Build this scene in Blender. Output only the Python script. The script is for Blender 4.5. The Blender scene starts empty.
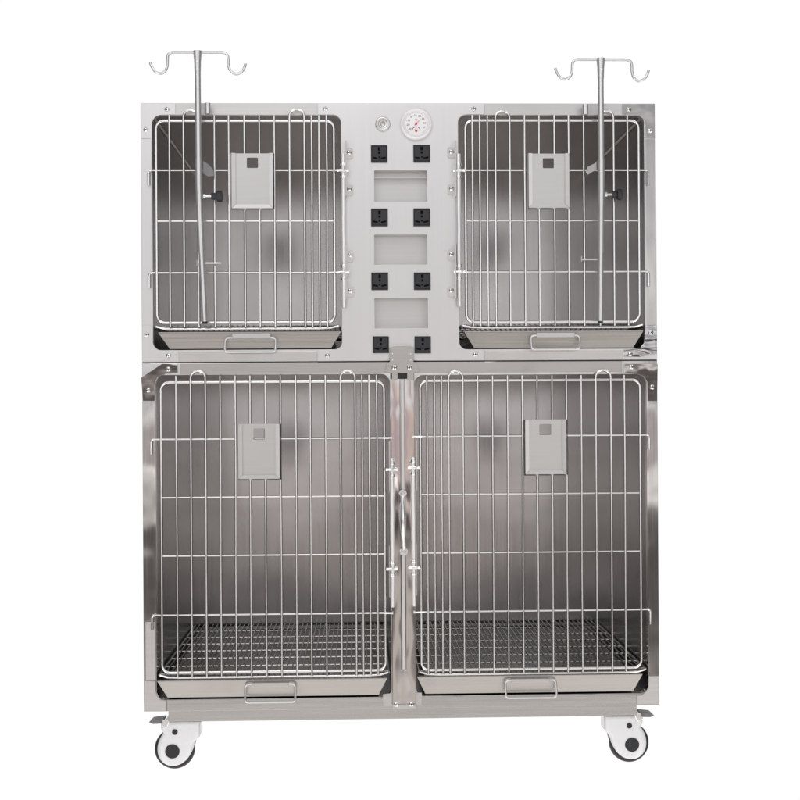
import bpy, bmesh, math, random
from mathutils import Vector, Matrix
random.seed(4)
scn = bpy.context.scene
COL = scn.collection

# ------------------------------------------------------------------ camera
YAW, PIT, ROL, FPX = 0.0315635388, 0.00132589974, -0.00601406, 1292.079
CAM = Vector((-0.1024 , -3.13142654, 0.88305304))
Fw = Vector((math.sin(YAW)*math.cos(PIT), math.cos(YAW)*math.cos(PIT), math.sin(PIT)))
Rt0 = Vector((math.cos(YAW), -math.sin(YAW), 0)); Up0 = Rt0.cross(Fw)
Rt = Rt0*math.cos(ROL) + Up0*math.sin(ROL)
Up = -Rt0*math.sin(ROL) + Up0*math.cos(ROL)
cd = bpy.data.cameras.new('camera'); cam = bpy.data.objects.new('camera', cd); COL.objects.link(cam)
cam.matrix_world = Matrix(((Rt.x, Up.x, -Fw.x, CAM.x), (Rt.y, Up.y, -Fw.y, CAM.y), (Rt.z, Up.z, -Fw.z, CAM.z), (0, 0, 0, 1)))
cd.sensor_width = 36; cd.lens = FPX/800*36; cd.clip_start = .05; cd.clip_end = 200
scn.camera = cam

def XZ(px, py, Y=0.0):
    """where a measured point of the cage lies on the upright plane at depth Y (metres)"""
    d = Fw*FPX + Rt*(px-400) + Up*(400-py)
    t = (Y-CAM.y)/d.y
    p = CAM + d*t
    return p.x, p.z
def X(px, py, Y=0.0): return XZ(px, py, Y)[0]
def Z(px, py, Y=0.0): return XZ(px, py, Y)[1]
PX = 1/412.6      # metres per photo pixel on the front plane

# ------------------------------------------------------------------ materials
def new_mat(name):
    m = bpy.data.materials.new(name); m.use_nodes = True
    nt = m.node_tree; return m, nt, nt.nodes['Principled BSDF']
def N(nt, t, **kw):
    n = nt.nodes.new(t)
    for k, v in kw.items(): setattr(n, k, v)
    return n
def steel(name, col, rough, metal=1.0, brush=(4, 4, 300), brush_amt=.06, warp=.0, warp_scale=(3, 3, 3), fine=.02, aniso=0.0, dirt=.0, bumpk=.010):
    m, nt, b = new_mat(name); L = nt.links
    tc = N(nt, 'ShaderNodeTexCoord')
    mp = N(nt, 'ShaderNodeMapping'); mp.inputs['Scale'].default_value = brush
    L.new(tc.outputs['Object'], mp.inputs['Vector'])
    n1 = N(nt, 'ShaderNodeTexNoise'); n1.inputs['Scale'].default_value = 1; n1.inputs['Detail'].default_value = 4
    L.new(mp.outputs[0], n1.inputs['Vector'])
    # roughness variation
    n2 = N(nt, 'ShaderNodeTexNoise'); n2.inputs['Scale'].default_value = 7; n2.inputs['Detail'].default_value = 5
    L.new(tc.outputs['Object'], n2.inputs['Vector'])
    mr = N(nt, 'ShaderNodeMapRange'); mr.inputs['From Min'].default_value = .3; mr.inputs['From Max'].default_value = .7
    mr.inputs['To Min'].default_value = rough-fine; mr.inputs['To Max'].default_value = rough+fine*1.6
    L.new(n1.outputs[0], mr.inputs['Value']); L.new(mr.outputs[0], b.inputs['Roughness'])
    # colour: brushing and faint handling stains
    cr = N(nt, 'ShaderNodeMapRange'); cr.inputs['From Min'].default_value = .3; cr.inputs['From Max'].default_value = .7
    cr.inputs['To Min'].default_value = 1-brush_amt; cr.inputs['To Max'].default_value = 1+brush_amt
    L.new(n1.outputs[0], cr.inputs['Value'])
    st = N(nt, 'ShaderNodeMapRange'); st.inputs['From Min'].default_value = .55; st.inputs['From Max'].default_value = .8
    st.inputs['To Min'].default_value = 1; st.inputs['To Max'].default_value = 1-dirt
    L.new(n2.outputs[0], st.inputs['Value'])
    mu = N(nt, 'ShaderNodeMath', operation='MULTIPLY'); L.new(cr.outputs[0], mu.inputs[0]); L.new(st.outputs[0], mu.inputs[1])
    vm = N(nt, 'ShaderNodeVectorMath', operation='SCALE'); vm.inputs[0].default_value = col
    L.new(mu.outputs[0], vm.inputs['Scale']); L.new(vm.outputs[0], b.inputs['Base Color'])
    b.inputs['Metallic'].default_value = metal
    if aniso: b.inputs['Anisotropic'].default_value = aniso
    bp = N(nt, 'ShaderNodeBump'); bp.inputs['Strength'].default_value = bumpk; bp.inputs['Distance'].default_value = .001
    L.new(n1.outputs[0], bp.inputs['Height']); out = bp
    if warp:
        mw = N(nt, 'ShaderNodeMapping'); mw.inputs['Scale'].default_value = warp_scale
        L.new(tc.outputs['Object'], mw.inputs['Vector'])
        n3 = N(nt, 'ShaderNodeTexNoise'); n3.inputs['Scale'].default_value = 1; n3.inputs['Detail'].default_value = 1.5
        L.new(mw.outputs[0], n3.inputs['Vector'])
        b2 = N(nt, 'ShaderNodeBump'); b2.inputs['Strength'].default_value = 1; b2.inputs['Distance'].default_value = warp
        L.new(n3.outputs[0], b2.inputs['Height']); L.new(bp.outputs[0], b2.inputs['Normal']); out = b2
    L.new(out.outputs[0], b.inputs['Normal'])
    return m
def plain(name, col, rough=.5, metal=0, spec=.5, bump=0, coat=0):
    m, nt, b = new_mat(name)
    tc = N(nt, 'ShaderNodeTexCoord'); n = N(nt, 'ShaderNodeTexNoise'); n.inputs['Scale'].default_value = 60; n.inputs['Detail'].default_value = 3
    nt.links.new(tc.outputs['Object'], n.inputs['Vector'])
    r = N(nt, 'ShaderNodeMapRange'); r.inputs['To Min'].default_value = max(0, rough-.05); r.inputs['To Max'].default_value = min(1, rough+.08)
    nt.links.new(n.outputs[0], r.inputs['Value']); nt.links.new(r.outputs[0], b.inputs['Roughness'])
    b.inputs['Base Color'].default_value = (*col, 1); b.inputs['Metallic'].default_value = metal
    b.inputs['Specular IOR Level'].default_value = spec
    if coat: b.inputs['Coat Weight'].default_value = coat
    return m
M = {}
M['panel']  = steel('satin_steel_panel', (.70, .695, .695), .40, brush=(260, 4, 3), brush_amt=.008, dirt=.03)
M['rail']   = steel('polished_steel_rail', (.66, .64, .625), .22, brush=(3, 4, 260), brush_amt=.03, warp=.0006, warp_scale=(5, 4, 9), dirt=.10)
M['lowrail'] = steel('dull_steel_rail', (.52, .50, .485), .20, brush=(3, 4, 260), brush_amt=.03, warp=.001, warp_scale=(5, 4, 9), dirt=.12)
M['base']   = steel('brushed_steel_rail', (.60, .59, .58), .26, brush=(3, 4, 260), brush_amt=.03, warp=.001, warp_scale=(4, 4, 4), dirt=.16)
M['column'] = steel('polished_steel_column', (.66, .65, .64), .06, brush=(200, 4, 3), brush_amt=.02, warp=.0036, warp_scale=(9, 4, 5), dirt=.10)
M['post']   = steel('mirror_steel_post', (.74, .71, .70), .05, brush=(200, 4, 3), brush_amt=.03, warp=.002, warp_scale=(14, 4, 6), dirt=.08)
M['plate']  = steel('polished_steel_plate', (.62, .60, .59), .07, brush=(4, 4, 200), brush_amt=.02, warp=.0035, warp_scale=(14, 4, 16), dirt=.08)
M['plate2'] = steel('rippled_mirror_plate', (.66, .65, .67), .05, brush=(4, 4, 200), brush_amt=.02, warp=.012, warp_scale=(9, 4, 26), dirt=.08)
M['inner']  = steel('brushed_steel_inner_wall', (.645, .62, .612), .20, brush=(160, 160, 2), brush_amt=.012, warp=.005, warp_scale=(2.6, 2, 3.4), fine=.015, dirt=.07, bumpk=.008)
M['side']   = steel('shaded_steel_side_wall', (.29, .28, .278), .22, brush=(160, 160, 2), brush_amt=.02, warp=.006, warp_scale=(2.6, 2, 3.4), fine=.02, dirt=.05, bumpk=.012)  # darker copy of the sheet steel, interior shade put into its colour
M['tray']   = steel('steel_tray_sheet', (.53, .51, .49), .28, brush=(3, 4, 260), brush_amt=.03, warp=.001, warp_scale=(4, 4, 4), dirt=.14)
M['wire']   = steel('bright_steel_wire', (.88, .875, .87), .21, brush=(9, 9, 9), brush_amt=.03, bumpk=.002)
M['rod']    = steel('thick_steel_rod', (.88, .88, .885), .36, metal=.65, brush=(8, 8, 8), brush_amt=.02, bumpk=.003)
M['tube']   = steel('steel_tube', (.72, .72, .725), .36, metal=.85, brush=(6, 6, 5), brush_amt=.02, bumpk=.003)
M['holder'] = steel('satin_steel_card_holder', (.63, .622, .615), .34, brush=(4, 4, 260), brush_amt=.025, dirt=.05)
M['screw']  = steel('chrome_screw', (.90, .90, .90), .22, brush=(40, 40, 40), brush_amt=.02)
M['grate']  = steel('grate_wire', (.42, .41, .40), .28, brush=(40, 40, 40), brush_amt=.05)
M['black']  = plain('black_plastic', (.026, .026, .030), .45, spec=.4)
M['hole']   = plain('black_slot', (.003, .003, .003), .8, spec=.1)
M['rubber'] = plain('dark_rubber', (.028, .028, .03), .55)
M['white']  = plain('white_plastic', (.88, .89, .91), .28, coat=.4)
M['dial']   = plain('gauge_dial', (.84, .83, .85), .35)
M['rim']    = plain('gauge_rim', (.88, .86, .89), .30, coat=.4)
M['ink']    = plain('grey_ink', (.17, .17, .19), .6)
M['red']    = plain('red_paint', (.55, .03, .07), .4)
M['pedal']  = plain('grey_pedal_plastic', (.20, .20, .20), .45)
M['dark']   = plain('dark_gap', (.02, .02, .02), .7)

# ------------------------------------------------------------------ mesh helpers
def box(bm, x0, x1, y0, y1, z0, z1):
    if x0 > x1: x0, x1 = x1, x0
    if z0 > z1: z0, z1 = z1, z0
    v = [bm.verts.new((x, y, z)) for x in (x0, x1) for y in (y0, y1) for z in (z0, z1)]
    for q in ((0, 1, 3, 2), (4, 6, 7, 5), (0, 4, 5, 1), (2, 3, 7, 6), (0, 2, 6, 4), (1, 5, 7, 3)):
        bm.faces.new([v[i] for i in q])
def tube(bm, pts, r, seg=10, closed=False, cap=True):
    pts = [Vector(p) for p in pts]; n = len(pts)
    rr = r if isinstance(r, (list, tuple)) else [r]*n
    rings = []; prev = None
    for i, p in enumerate(pts):
        if closed: t = (pts[(i+1) % n]-pts[i-1])
        elif i == 0: t = pts[1]-p
        elif i == n-1: t = p-pts[i-1]
        else: t = (pts[i+1]-p).normalized()+(p-pts[i-1]).normalized()
        t.normalize()
        if prev is None:
            a = Vector((0, 1, 0)) if abs(t.y) < .9 else Vector((1, 0, 0))
            u = (a-t*a.dot(t)).normalized()
        else: u = (prev-t*prev.dot(t)).normalized()
        prev = u; w = t.cross(u)
        rings.append([bm.verts.new(p+(u*math.cos(2*math.pi*k/seg)+w*math.sin(2*math.pi*k/seg))*rr[i]) for k in range(seg)])
    m = n if closed else n-1
    for i in range(m):
        a, b = rings[i], rings[(i+1) % n]
        for k in range(seg):
            f = bm.faces.new((a[k], a[(k+1) % seg], b[(k+1) % seg], b[k])); f.smooth = True
    if cap and not closed:
        bm.faces.new(rings[0][::-1]); bm.faces.new(rings[-1])
def cyl(bm, c, r, y0, y1, seg=32, bev=0.0, axis='y'):
    """disc / short cylinder with a rounded front rim; y0 is the front"""
    prof = [(0, y0), (r-bev, y0)] if bev else [(0, y0), (r, y0)]
    if bev:
        for k in range(1, 5):
            a = k/4*math.pi/2
            prof.append((r-bev+bev*math.sin(a), y0+bev-bev*math.cos(a)))
    prof.append((r, y1)); prof.append((0, y1))
    lathe(bm, c, prof, seg, axis)
def lathe(bm, c, prof, seg=32, axis='y'):
    rings = []
    for (r, y) in prof:
        if r <= 1e-9:
            q = [(0, y, 0)]
        else: q = [(r*math.cos(2*math.pi*k/seg), y, r*math.sin(2*math.pi*k/seg)) for k in range(seg)]
        out = []
        for (a, b_, d) in q:
            if axis == 'y': v = (c[0]+a, c[1]+b_, c[2]+d)
            elif axis == 'z': v = (c[0]+a, c[1]+d, c[2]+b_)
            else: v = (c[0]+b_, c[1]+a, c[2]+d)
            out.append(bm.verts.new(v))
        rings.append(out)
    for i in range(len(rings)-1):
        a, b = rings[i], rings[i+1]
        for k in range(seg):
            k2 = (k+1) % seg
            vs = [a[k], a[k2], b[k2], b[k]] if len(a) > 1 and len(b) > 1 else ([a[0], b[k2], b[k]] if len(a) == 1 else [a[k], a[k2], b[0]])
            try: f = bm.faces.new(vs); f.smooth = True
            except ValueError: pass
def rrect(x0, z0, x1, z1, r, n=6):
    if x0 > x1: x0, x1 = x1, x0
    if z0 > z1: z0, z1 = z1, z0
    out = []
    for cx, cz, a0 in ((x1-r, z1-r, 0), (x0+r, z1-r, 90), (x0+r, z0+r, 180), (x1-r, z0+r, 270)):
        for k in range(n+1):
            a = math.radians(a0+90*k/n); out.append((cx+r*math.cos(a), cz+r*math.sin(a)))
    return out
def circle(cx, cz, r, n=24):
    return [(cx+r*math.cos(2*math.pi*k/n), cz+r*math.sin(2*math.pi*k/n)) for k in range(n)]
def add_plate(bm, loops, y0, y1, bev=0.0):
    """upright sheet with holes: loops[0] is the outline, the rest are holes"""
    cu = bpy.data.curves.new('tmp', 'CURVE'); cu.dimensions = '2D'; cu.fill_mode = 'BOTH'
    cu.extrude = max(1e-5, (y1-y0)/2-bev); cu.bevel_depth = bev; cu.bevel_resolution = 1 if bev else 0
    if bev: cu.offset = -bev
    for lp in loops:
        s = cu.splines.new('POLY'); s.points.add(len(lp)-1)
        for p, q in zip(s.points, lp): p.co = (q[0], q[1], 0, 1)
        s.use_cyclic_u = True
    o = bpy.data.objects.new('tmp', cu)
    me = bpy.data.meshes.new_from_object(o)
    for v in me.vertices: v.co = (v.co.x, (y0+y1)/2-v.co.z, v.co.y)
    t = bmesh.new(); t.from_mesh(me)
    bmesh.ops.remove_doubles(t, verts=t.verts, dist=1e-6)
    for f in t.faces: f.smooth = False
    m2 = bpy.data.meshes.new('tmp2'); t.to_mesh(m2); t.free()
    bm.from_mesh(m2)
    bpy.data.objects.remove(o); bpy.data.curves.remove(cu); bpy.data.meshes.remove(me); bpy.data.meshes.remove(m2)
def obj(name, bm, mat, parent=None, bevel=0.0, recalc=True, **props):
    if recalc: bmesh.ops.recalc_face_normals(bm, faces=bm.faces)
    for e in bm.edges:
        if len(e.link_faces) == 2 and e.calc_face_angle(0) > .8: e.smooth = False
    me = bpy.data.meshes.new(name); bm.to_mesh(me); bm.free()
    mats = mat if isinstance(mat, (list, tuple)) else [mat]
    for x in mats: me.materials.append(x)
    o = bpy.data.objects.new(name, me); COL.objects.link(o)
    if parent is not None:
        o.parent = parent
        w = Vector((0, 0, 0)); q = parent
        while q is not None: w = w+Vector(q.location); q = q.parent
        me.transform(Matrix.Translation(-w))
    if bevel:
        md = o.modifiers.new('bevel', 'BEVEL'); md.width = bevel; md.segments = 2; md.limit_method = 'ANGLE'; md.angle_limit = .6
    for k, v in props.items(): o[k] = v
    return o
def thing(name, label, cat, loc, group=None):
    o = bpy.data.objects.new(name, None); COL.objects.link(o); o.location = loc; o.empty_display_size = .05
    o['label'] = label; o['category'] = cat
    if group: o['group'] = group
    return o
def B(): return bmesh.new()
def arc(cx, cz, r, a0, a1, n=8, y=0.0):
    return [(cx+r*math.cos(math.radians(a0+(a1-a0)*k/n)), y, cz+r*math.sin(math.radians(a0+(a1-a0)*k/n))) for k in range(n+1)]

def screw(px, py, parent, y=-.0015, r=.0062, twist=None):
    x, z = XZ(px, py)
    bm = B()
    prof = [(0, y-.0036), (r*.35, y-.0034), (r*.7, y-.0025), (r*.93, y-.0012), (r, y), (r, y+.002)]
    lathe(bm, (x, 0, z), prof, 20)
    s = obj('screw', bm, M['screw'], parent)
    bm = B(); tw = random.uniform(0, 90) if twist is None else twist
    for a in (tw, tw+90):
        c, sn = math.cos(math.radians(a)), math.sin(math.radians(a))
        L_, w_ = r*.55, r*.13
        vs = []
        for yy in (y-.0039, y-.0028):
            for (u, v) in ((-L_, -w_), (L_, -w_), (L_, w_), (-L_, w_)):
                vs.append(bm.verts.new((x+u*c-v*sn, yy-(0 if a == tw else .0001), z+u*sn+v*c)))
        bm.faces.new(vs[:4]); bm.faces.new(vs[4:])
        for k in range(4): bm.faces.new((vs[k], vs[(k+1) % 4], vs[4+(k+1) % 4], vs[4+k]))
    obj('cross_slot', bm, M['dark'], s) if parent.parent is None else obj_join(s, bm, M['dark'])
    return s
def obj_join(o, bm, mat):
    """screw that is already a sub-part: its slot goes into the same mesh"""
    w = Vector((0, 0, 0)); q = o
    while q is not None: w = w+Vector(q.location); q = q.parent
    bmesh.ops.translate(bm, verts=bm.verts, vec=-w)
    for f in bm.faces: f.material_index = 1
    bmesh.ops.recalc_face_normals(bm, faces=bm.faces)
    t = bmesh.new(); t.from_mesh(o.data)
    m = bpy.data.meshes.new('t'); bm.to_mesh(m); bm.free(); t.from_mesh(m); bpy.data.meshes.remove(m)
    t.to_mesh(o.data); t.free(); o.data.materials.append(mat)

def poly(pts):            # photo points -> front plane
    return [XZ(a, b) for a, b in pts]

# ------------------------------------------------------------------ overall sizes
XL, XR, DEP = -.625, .625, .70
ZB, ZT = .14, 1.607
ZM = Z(240, 362.2)          # seam between the two banks
T = .0012
def opening(px0, py0, px1, py1, r):
    pm, qm = (px0+px1)/2, (py0+py1)/2
    return (X(px0, qm), Z(pm, py1), X(px1, qm), Z(pm, py0), r)
OUL = opening(152.6, 115.3, 341.3, 349.8, .018)
OUR = opening(458.8, 115.3, 644.6, 348.9, .018)
OLL = opening(156, 374.5, 390.6, 698.4, .020)
OLR = opening(415.6, 374.5, 647.6, 694.5, .020)
def rr(o): return rrect(o[0], o[1], o[2], o[3], o[4], 8)

def shell(parent, z0, z1, cells):
    """box of sheet: outer sides, back, top and bottom, and each cell's own walls"""
    bm = B()
    box(bm, XL, XL+.004, .02, DEP+.02, z0, z1)
    box(bm, XR-.004, XR, .02, DEP+.02, z0, z1)
    box(bm, XL+.0042, XR-.0042, DEP+.016, DEP+.02, z0, z1)
    box(bm, XL+.0042, XR-.0042, .02, DEP+.0158, z1-.003, z1-.0002)
    box(bm, XL+.0042, XR-.0042, .02, DEP+.0158, z0+.0002, z0+.003)
    obj('casing', bm, M['rail'], parent)
    for (x0, zb, x1, zt, r) in cells:
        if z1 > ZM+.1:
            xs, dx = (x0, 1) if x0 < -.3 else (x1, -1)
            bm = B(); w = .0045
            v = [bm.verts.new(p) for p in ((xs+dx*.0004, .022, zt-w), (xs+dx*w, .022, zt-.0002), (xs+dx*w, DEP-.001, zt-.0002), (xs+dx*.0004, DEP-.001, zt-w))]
            bm.faces.new(v); obj('light_streak', bm, M['tray'], parent)  # added strip imitating a streak of light along the ceiling corner
        e = .001
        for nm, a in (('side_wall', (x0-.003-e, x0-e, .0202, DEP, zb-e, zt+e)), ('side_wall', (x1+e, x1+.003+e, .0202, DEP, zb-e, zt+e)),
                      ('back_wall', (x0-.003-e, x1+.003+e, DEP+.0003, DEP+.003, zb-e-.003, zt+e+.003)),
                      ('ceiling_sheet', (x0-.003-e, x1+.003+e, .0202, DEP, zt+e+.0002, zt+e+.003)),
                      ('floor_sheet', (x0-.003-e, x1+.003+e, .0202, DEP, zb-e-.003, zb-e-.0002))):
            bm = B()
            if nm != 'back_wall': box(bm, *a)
            else:                      # thin sheet that bellies slightly towards the door
                n_ = 28; A = .0022 if parent is UP else .0048; g_ = []
                for i_ in range(n_+1):
                    u_ = -1+2*i_/n_; row = []
                    for j_ in range(n_+1):
                        w_ = -1+2*j_/n_
                        row.append(bm.verts.new((a[0]+(a[1]-a[0])*i_/n_, a[2]-A*(1-u_*u_)*(1-w_*w_)*(1+.18*math.sin(2.6*u_+1.4*w_+x0*7)), a[4]+(a[5]-a[4])*j_/n_)))
                    g_.append(row)
                for i_ in range(n_):
                    for j_ in range(n_):
                        bm.faces.new((g_[i_][j_], g_[i_+1][j_], g_[i_+1][j_+1], g_[i_][j_+1])).smooth = True
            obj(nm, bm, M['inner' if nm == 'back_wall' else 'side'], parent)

UP = thing('upper_cage_bank', 'upper steel double cage with pale socket panel, round gauge and two wire doors', 'pet cage', (0, .35, ZM+.0015))
LO = thing('lower_cage_bank', 'taller steel double cage underneath, with central mirror post, on white swivel casters', 'pet cage', (0, .35, 0))

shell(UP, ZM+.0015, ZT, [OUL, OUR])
shell(LO, ZB, ZM-.0015, [OLL, OLR])

# ------------------------------------------------------------------ upper front frame
slots = [(374.2, 170.8, 427, 202), (374.3, 234.8, 427.3, 264.9), (374.6, 298.3, 427.9, 328.5)]
holes = []
for a in slots:
    x0, z1 = XZ(a[0], a[1]); x1, z0 = XZ(a[2], a[3]); holes.append(rrect(x0, z0, x1, z1, .0012, 3))
bm = B(); add_plate(bm, [[(XL, ZM+.0015), (XR, ZM+.0015), (XR, ZT), (XL, ZT)], rr(OUL), rr(OUR)]+[rrect(min(p[0] for p in h)-.001, min(p[1] for p in h)-.001, max(p[0] for p in h)+.001, max(p[1] for p in h)+.001, .0012, 2) for h in holes], 0, .02, .0006)
obj('front_frame', bm, M['panel'], UP)
# centre control panel with flanges over the rails
zt = ZT-.0008
cpx = [(X(312, 110), zt), (X(486, 110), zt), (X(486, 110), OUR[3]+.003)]
g = .0035
L0, L1 = OUL[2]+.0008, OUR[0]-.0008
def fillet(cx, cz, r, a0, a1): return [(p[0], p[2]) for p in arc(cx, cz, r, a0, a1, 8)]
rf = .018
outline = [(X(318, 110), zt), (X(484, 110), zt), (X(484, 110), OUR[3]+.0008)]
outline += [(OUR[0]+.018, OUR[3]+.0008)] + fillet(OUR[0]+rf, OUR[3]-rf, rf+.0008, 90, 180)
outline += fillet(OUR[0]+rf, OUR[1]+rf, rf+.0008, 180, 270) + [(X(484, 355), OUR[1]-.0008), (X(484, 355), ZM+.0022)]
outline += [(X(318, 355), ZM+.0022), (X(318, 355), OUL[1]-.0008)] + fillet(OUL[2]-rf, OUL[1]+rf, rf+.0008, 270, 360)
outline += fillet(OUL[2]-rf, OUL[3]-rf, rf+.0008, 0, 90) + [(X(318, 110), OUL[3]+.0008)]
bm = B(); add_plate(bm, [outline]+holes, -.0045, -.0003, .0004)
CP = obj('control_panel', bm, M['panel'], UP)
for i, a in enumerate(slots):
    x0, z1 = XZ(a[0], a[1]); x1, z0 = XZ(a[2], a[3])
    bm = B()
    m_ = .004
    box(bm, x0-m_, x1+m_, .0283, .0295, z0-m_, z1+m_)
    for q_ in ((x0-m_, x0, z0-m_, z1+m_), (x1, x1+m_, z0-m_, z1+m_), (x0, x1, z0-m_, z0), (x0, x1, z1, z1+m_)): box(bm, q_[0], q_[1], .0201, .0282, q_[2], q_[3])
    if i == 0: box(bm, x0, x1, .009, .0202, z1-.0165, z1-.0150)
    obj('card_slot', bm, M['holder'], UP)
for p in ((325.5, 109.3), (473.5, 109.3), (327.3, 355.5), (475.3, 354.5)): screw(*p, CP, y=-.0045)
# corner plates of the upper bank
def lplate(pts, screws_, parent, mat, y=-.002, name='corner_plate', lean=0.0, **props):
    bm = B(); P_ = poly(pts); add_plate(bm, [P_], y, -.0003, .0004)
    zs = [p[1] for p in P_]; zlo, zhi = min(zs), max(zs)
    lo = min(0, lean)*(zhi-zlo)
    for v in bm.verts:      # bent forward at the top (lean > 0) or at the foot
        if v.co.y < -.0012: v.co.y -= abs(lean)*((v.co.z-zlo) if lean > 0 else (zhi-v.co.z))
    o = obj(name, bm, mat, parent, **props)
    for a, b in screws_:
        z = XZ(a, b)[1]
        screw(a, b, o, y=y-abs(lean)*((z-zlo) if lean > 0 else (zhi-z)))
    return o
lplate([(141.2, 103.8), (175.4, 103.9), (175.4, 114.6), (160, 115), (155.5, 117), (153, 120), (152, 124), (152, 138.5), (141.4, 138.5)], [(167, 109.5), (146, 130)], UP, M['panel'])
lplate([(621.5, 104.2), (655.3, 104.2), (655.5, 138.8), (645.2, 138.6), (645, 124), (643, 119), (638, 115.2), (634, 114.8), (621.6, 114.6)], [(629, 109.8), (650, 130.8)], UP, M['plate'])
lplate([(142.1, 326), (152.2, 326), (152.4, 340), (154, 346), (158, 350), (163, 350.7), (177.8, 350.8), (177.8, 353), (163, 361), (142.2, 361.2)], [(147, 334.5), (168.6, 355.4)], UP, M['panel'])
lplate([(645.4, 325.5), (656.8, 325.3), (656.8, 354.6), (644.5, 356.5), (638, 357), (623.5, 356.6), (623.5, 349.5), (634, 349.3), (640, 347.5), (644, 343)], [(650.6, 332.6), (630, 354)], UP, M['plate2'], lean=.03)
# rail strip under each upper opening
for a, b, c in ((178.6, 317, 351.6), (485, 622.6, 350.9)):
    bm = B(); add_plate(bm, [[(X(a, c), ZM+.0022), (X(b, c), ZM+.0022), (X(b, c), Z((a+b)/2, c)), (X(a, c), Z((a+b)/2, c))]], -.0012, -.0003, .0003)
    obj('rail_strip', bm, M['rail'], UP)
for a, b in ((176.2, 317.2), (484.8, 620.8)):
    bm = B(); x0, x1 = X(a, 110), X(b, 110)
    add_plate(bm, [[(x0, OUL[3]+.0012), (x1, OUL[3]+.0012), (x1, zt), (x0, zt)]], -.0012, -.0003, .0003)
    obj('rail_strip', bm, M['holder'], UP)
# polished side columns of the upper bank
for a, b, mt in ((141.6, 151.6, M['panel']), (645.6, 655.6, M['column'])):
    bm = B(); x0, x1 = X(a, 230), X(b, 230)
    z1, z0 = Z(a, 139.3), Z(a, 325)
    add_plate(bm, [[(x0, z0), (x1, z0), (x1, z1), (x0, z1)]], -.0012, -.0003, .0003)
    obj('column_strip', bm, mt, UP)

# ------------------------------------------------------------------ sockets, button, gauge
def socket(a, b, c, d):
    (x0, z1), (x1, z0) = XZ(a, b), XZ(c, d)
    bm = B(); add_plate(bm, [rrect(x0, z0, x1, z1, .001, 2)], -.0085, -.0046, .0008)
    s = obj('power_socket', bm, M['black'], UP)
    cx, cz = (x0+x1)/2, (z0+z1)/2; h = (x1-x0)/2
    bm = B()
    add_plate(bm, [rrect(cx-h*.16, cz+h*.36, cx+h*.16, cz+h*.80, .002, 4)], -.0089, -.0084)
    add_plate(bm, [circle(cx, cz+h*.10, h*.15, 12)], -.0089, -.0084)
    for sg in (-1, 1):
        q = [(-.30, -.10), (.30, -.10), (.30, .10), (-.30, .10)]; an = math.radians(12*sg)
        add_plate(bm, [[(cx+sg*h*.50+h*(u*math.cos(an)-v*math.sin(an)), cz-h*.52+h*(u*math.sin(an)+v*math.cos(an))) for u, v in q]], -.0089, -.0084)
    add_plate(bm, [circle(cx, cz-h*.42, h*.10, 10)], -.0089, -.0084)
    obj('pin_hole', bm, M['hole'], s)
    bm = B(); f = h*.90
    add_plate(bm, [rrect(cx-f, cz-f, cx+f, cz+f, .001, 2), rrect(cx-f*.97, cz-f*.97, cx+f*.97, cz+f*.97, .001, 2)], -.0089, -.0084)
    obj('socket_groove', bm, M['hole'], s)
for a in ((370.9, 145.7, 387.4, 163), (413.2, 145.4, 430, 162.8), (371, 209, 387.8, 226.7), (413.3, 208.8, 430, 226.6),
          (371.3, 272.8, 388.1, 290.3), (413.8, 272.8, 430.5, 290.2), (372.7, 336.4, 388.9, 353.2), (414.4, 336.4, 430.8, 353.4)):
    socket(*a)
cx, cz = XZ(382.8, 124.6)
bm = B(); lathe(bm, (cx, 0, cz), [(0, -.0075), (.0105, -.0075), (.0120, -.0085), (.0165, -.0085), (.0178, -.0075), (.0182, -.0046), (0, -.0046)], 40)
pb = obj('power_button', bm, M['holder'], UP)
bm = B(); add_plate(bm, [circle(cx, cz, .0112, 32), circle(cx, cz, .0100, 32)], -.0081, -.0074)
pts = [(p[0], p[2]) for p in arc(cx, cz, .0058, 120, 420, 18)] + [(p[0], p[2]) for p in arc(cx, cz, .0046, 420, 120, 18)]
add_plate(bm, [pts], -.0080, -.0074); add_plate(bm, [[(cx-.0006, cz+.001), (cx+.0006, cz+.001), (cx+.0006, cz+.0075), (cx-.0006, cz+.0075)]], -.0082, -.0074)
obj('power_symbol', bm, M['ink'], pb)

gx, gz = XZ(416, 124.7); GR = 15.9*PX
bm = B(); lathe(bm, (gx, 0, gz), [(GR*.80, -.010), (GR*.82, -.0145), (GR*.88, -.0165), (GR*.95, -.0155), (GR, -.012), (GR, -.0046), (0, -.0046)], 56)
ga = obj('thermo_hygrometer', bm, M['rim'], UP)
bm = B(); cyl(bm, (gx, 0, gz), GR*.815, -.0100, -.0060, 48)
dial = obj('gauge_dial', bm, M['dial'], ga)
bm = B()
for k in range(81):
    a = math.radians(230-280*k/80); L_ = .06 if k % 10 else .10
    r0, r1 = GR*.74, GR*(.74-L_); w_ = .00012 if k % 10 else .00022
    c, s = math.cos(a), math.sin(a)
    add_plate(bm, [[(gx+r0*c-w_*s, gz+r0*s+w_*c), (gx+r0*c+w_*s, gz+r0*s-w_*c), (gx+r1*c+w_*s, gz+r1*s-w_*c), (gx+r1*c-w_*s, gz+r1*s+w_*c)]], -.0102, -.0099)
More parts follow.
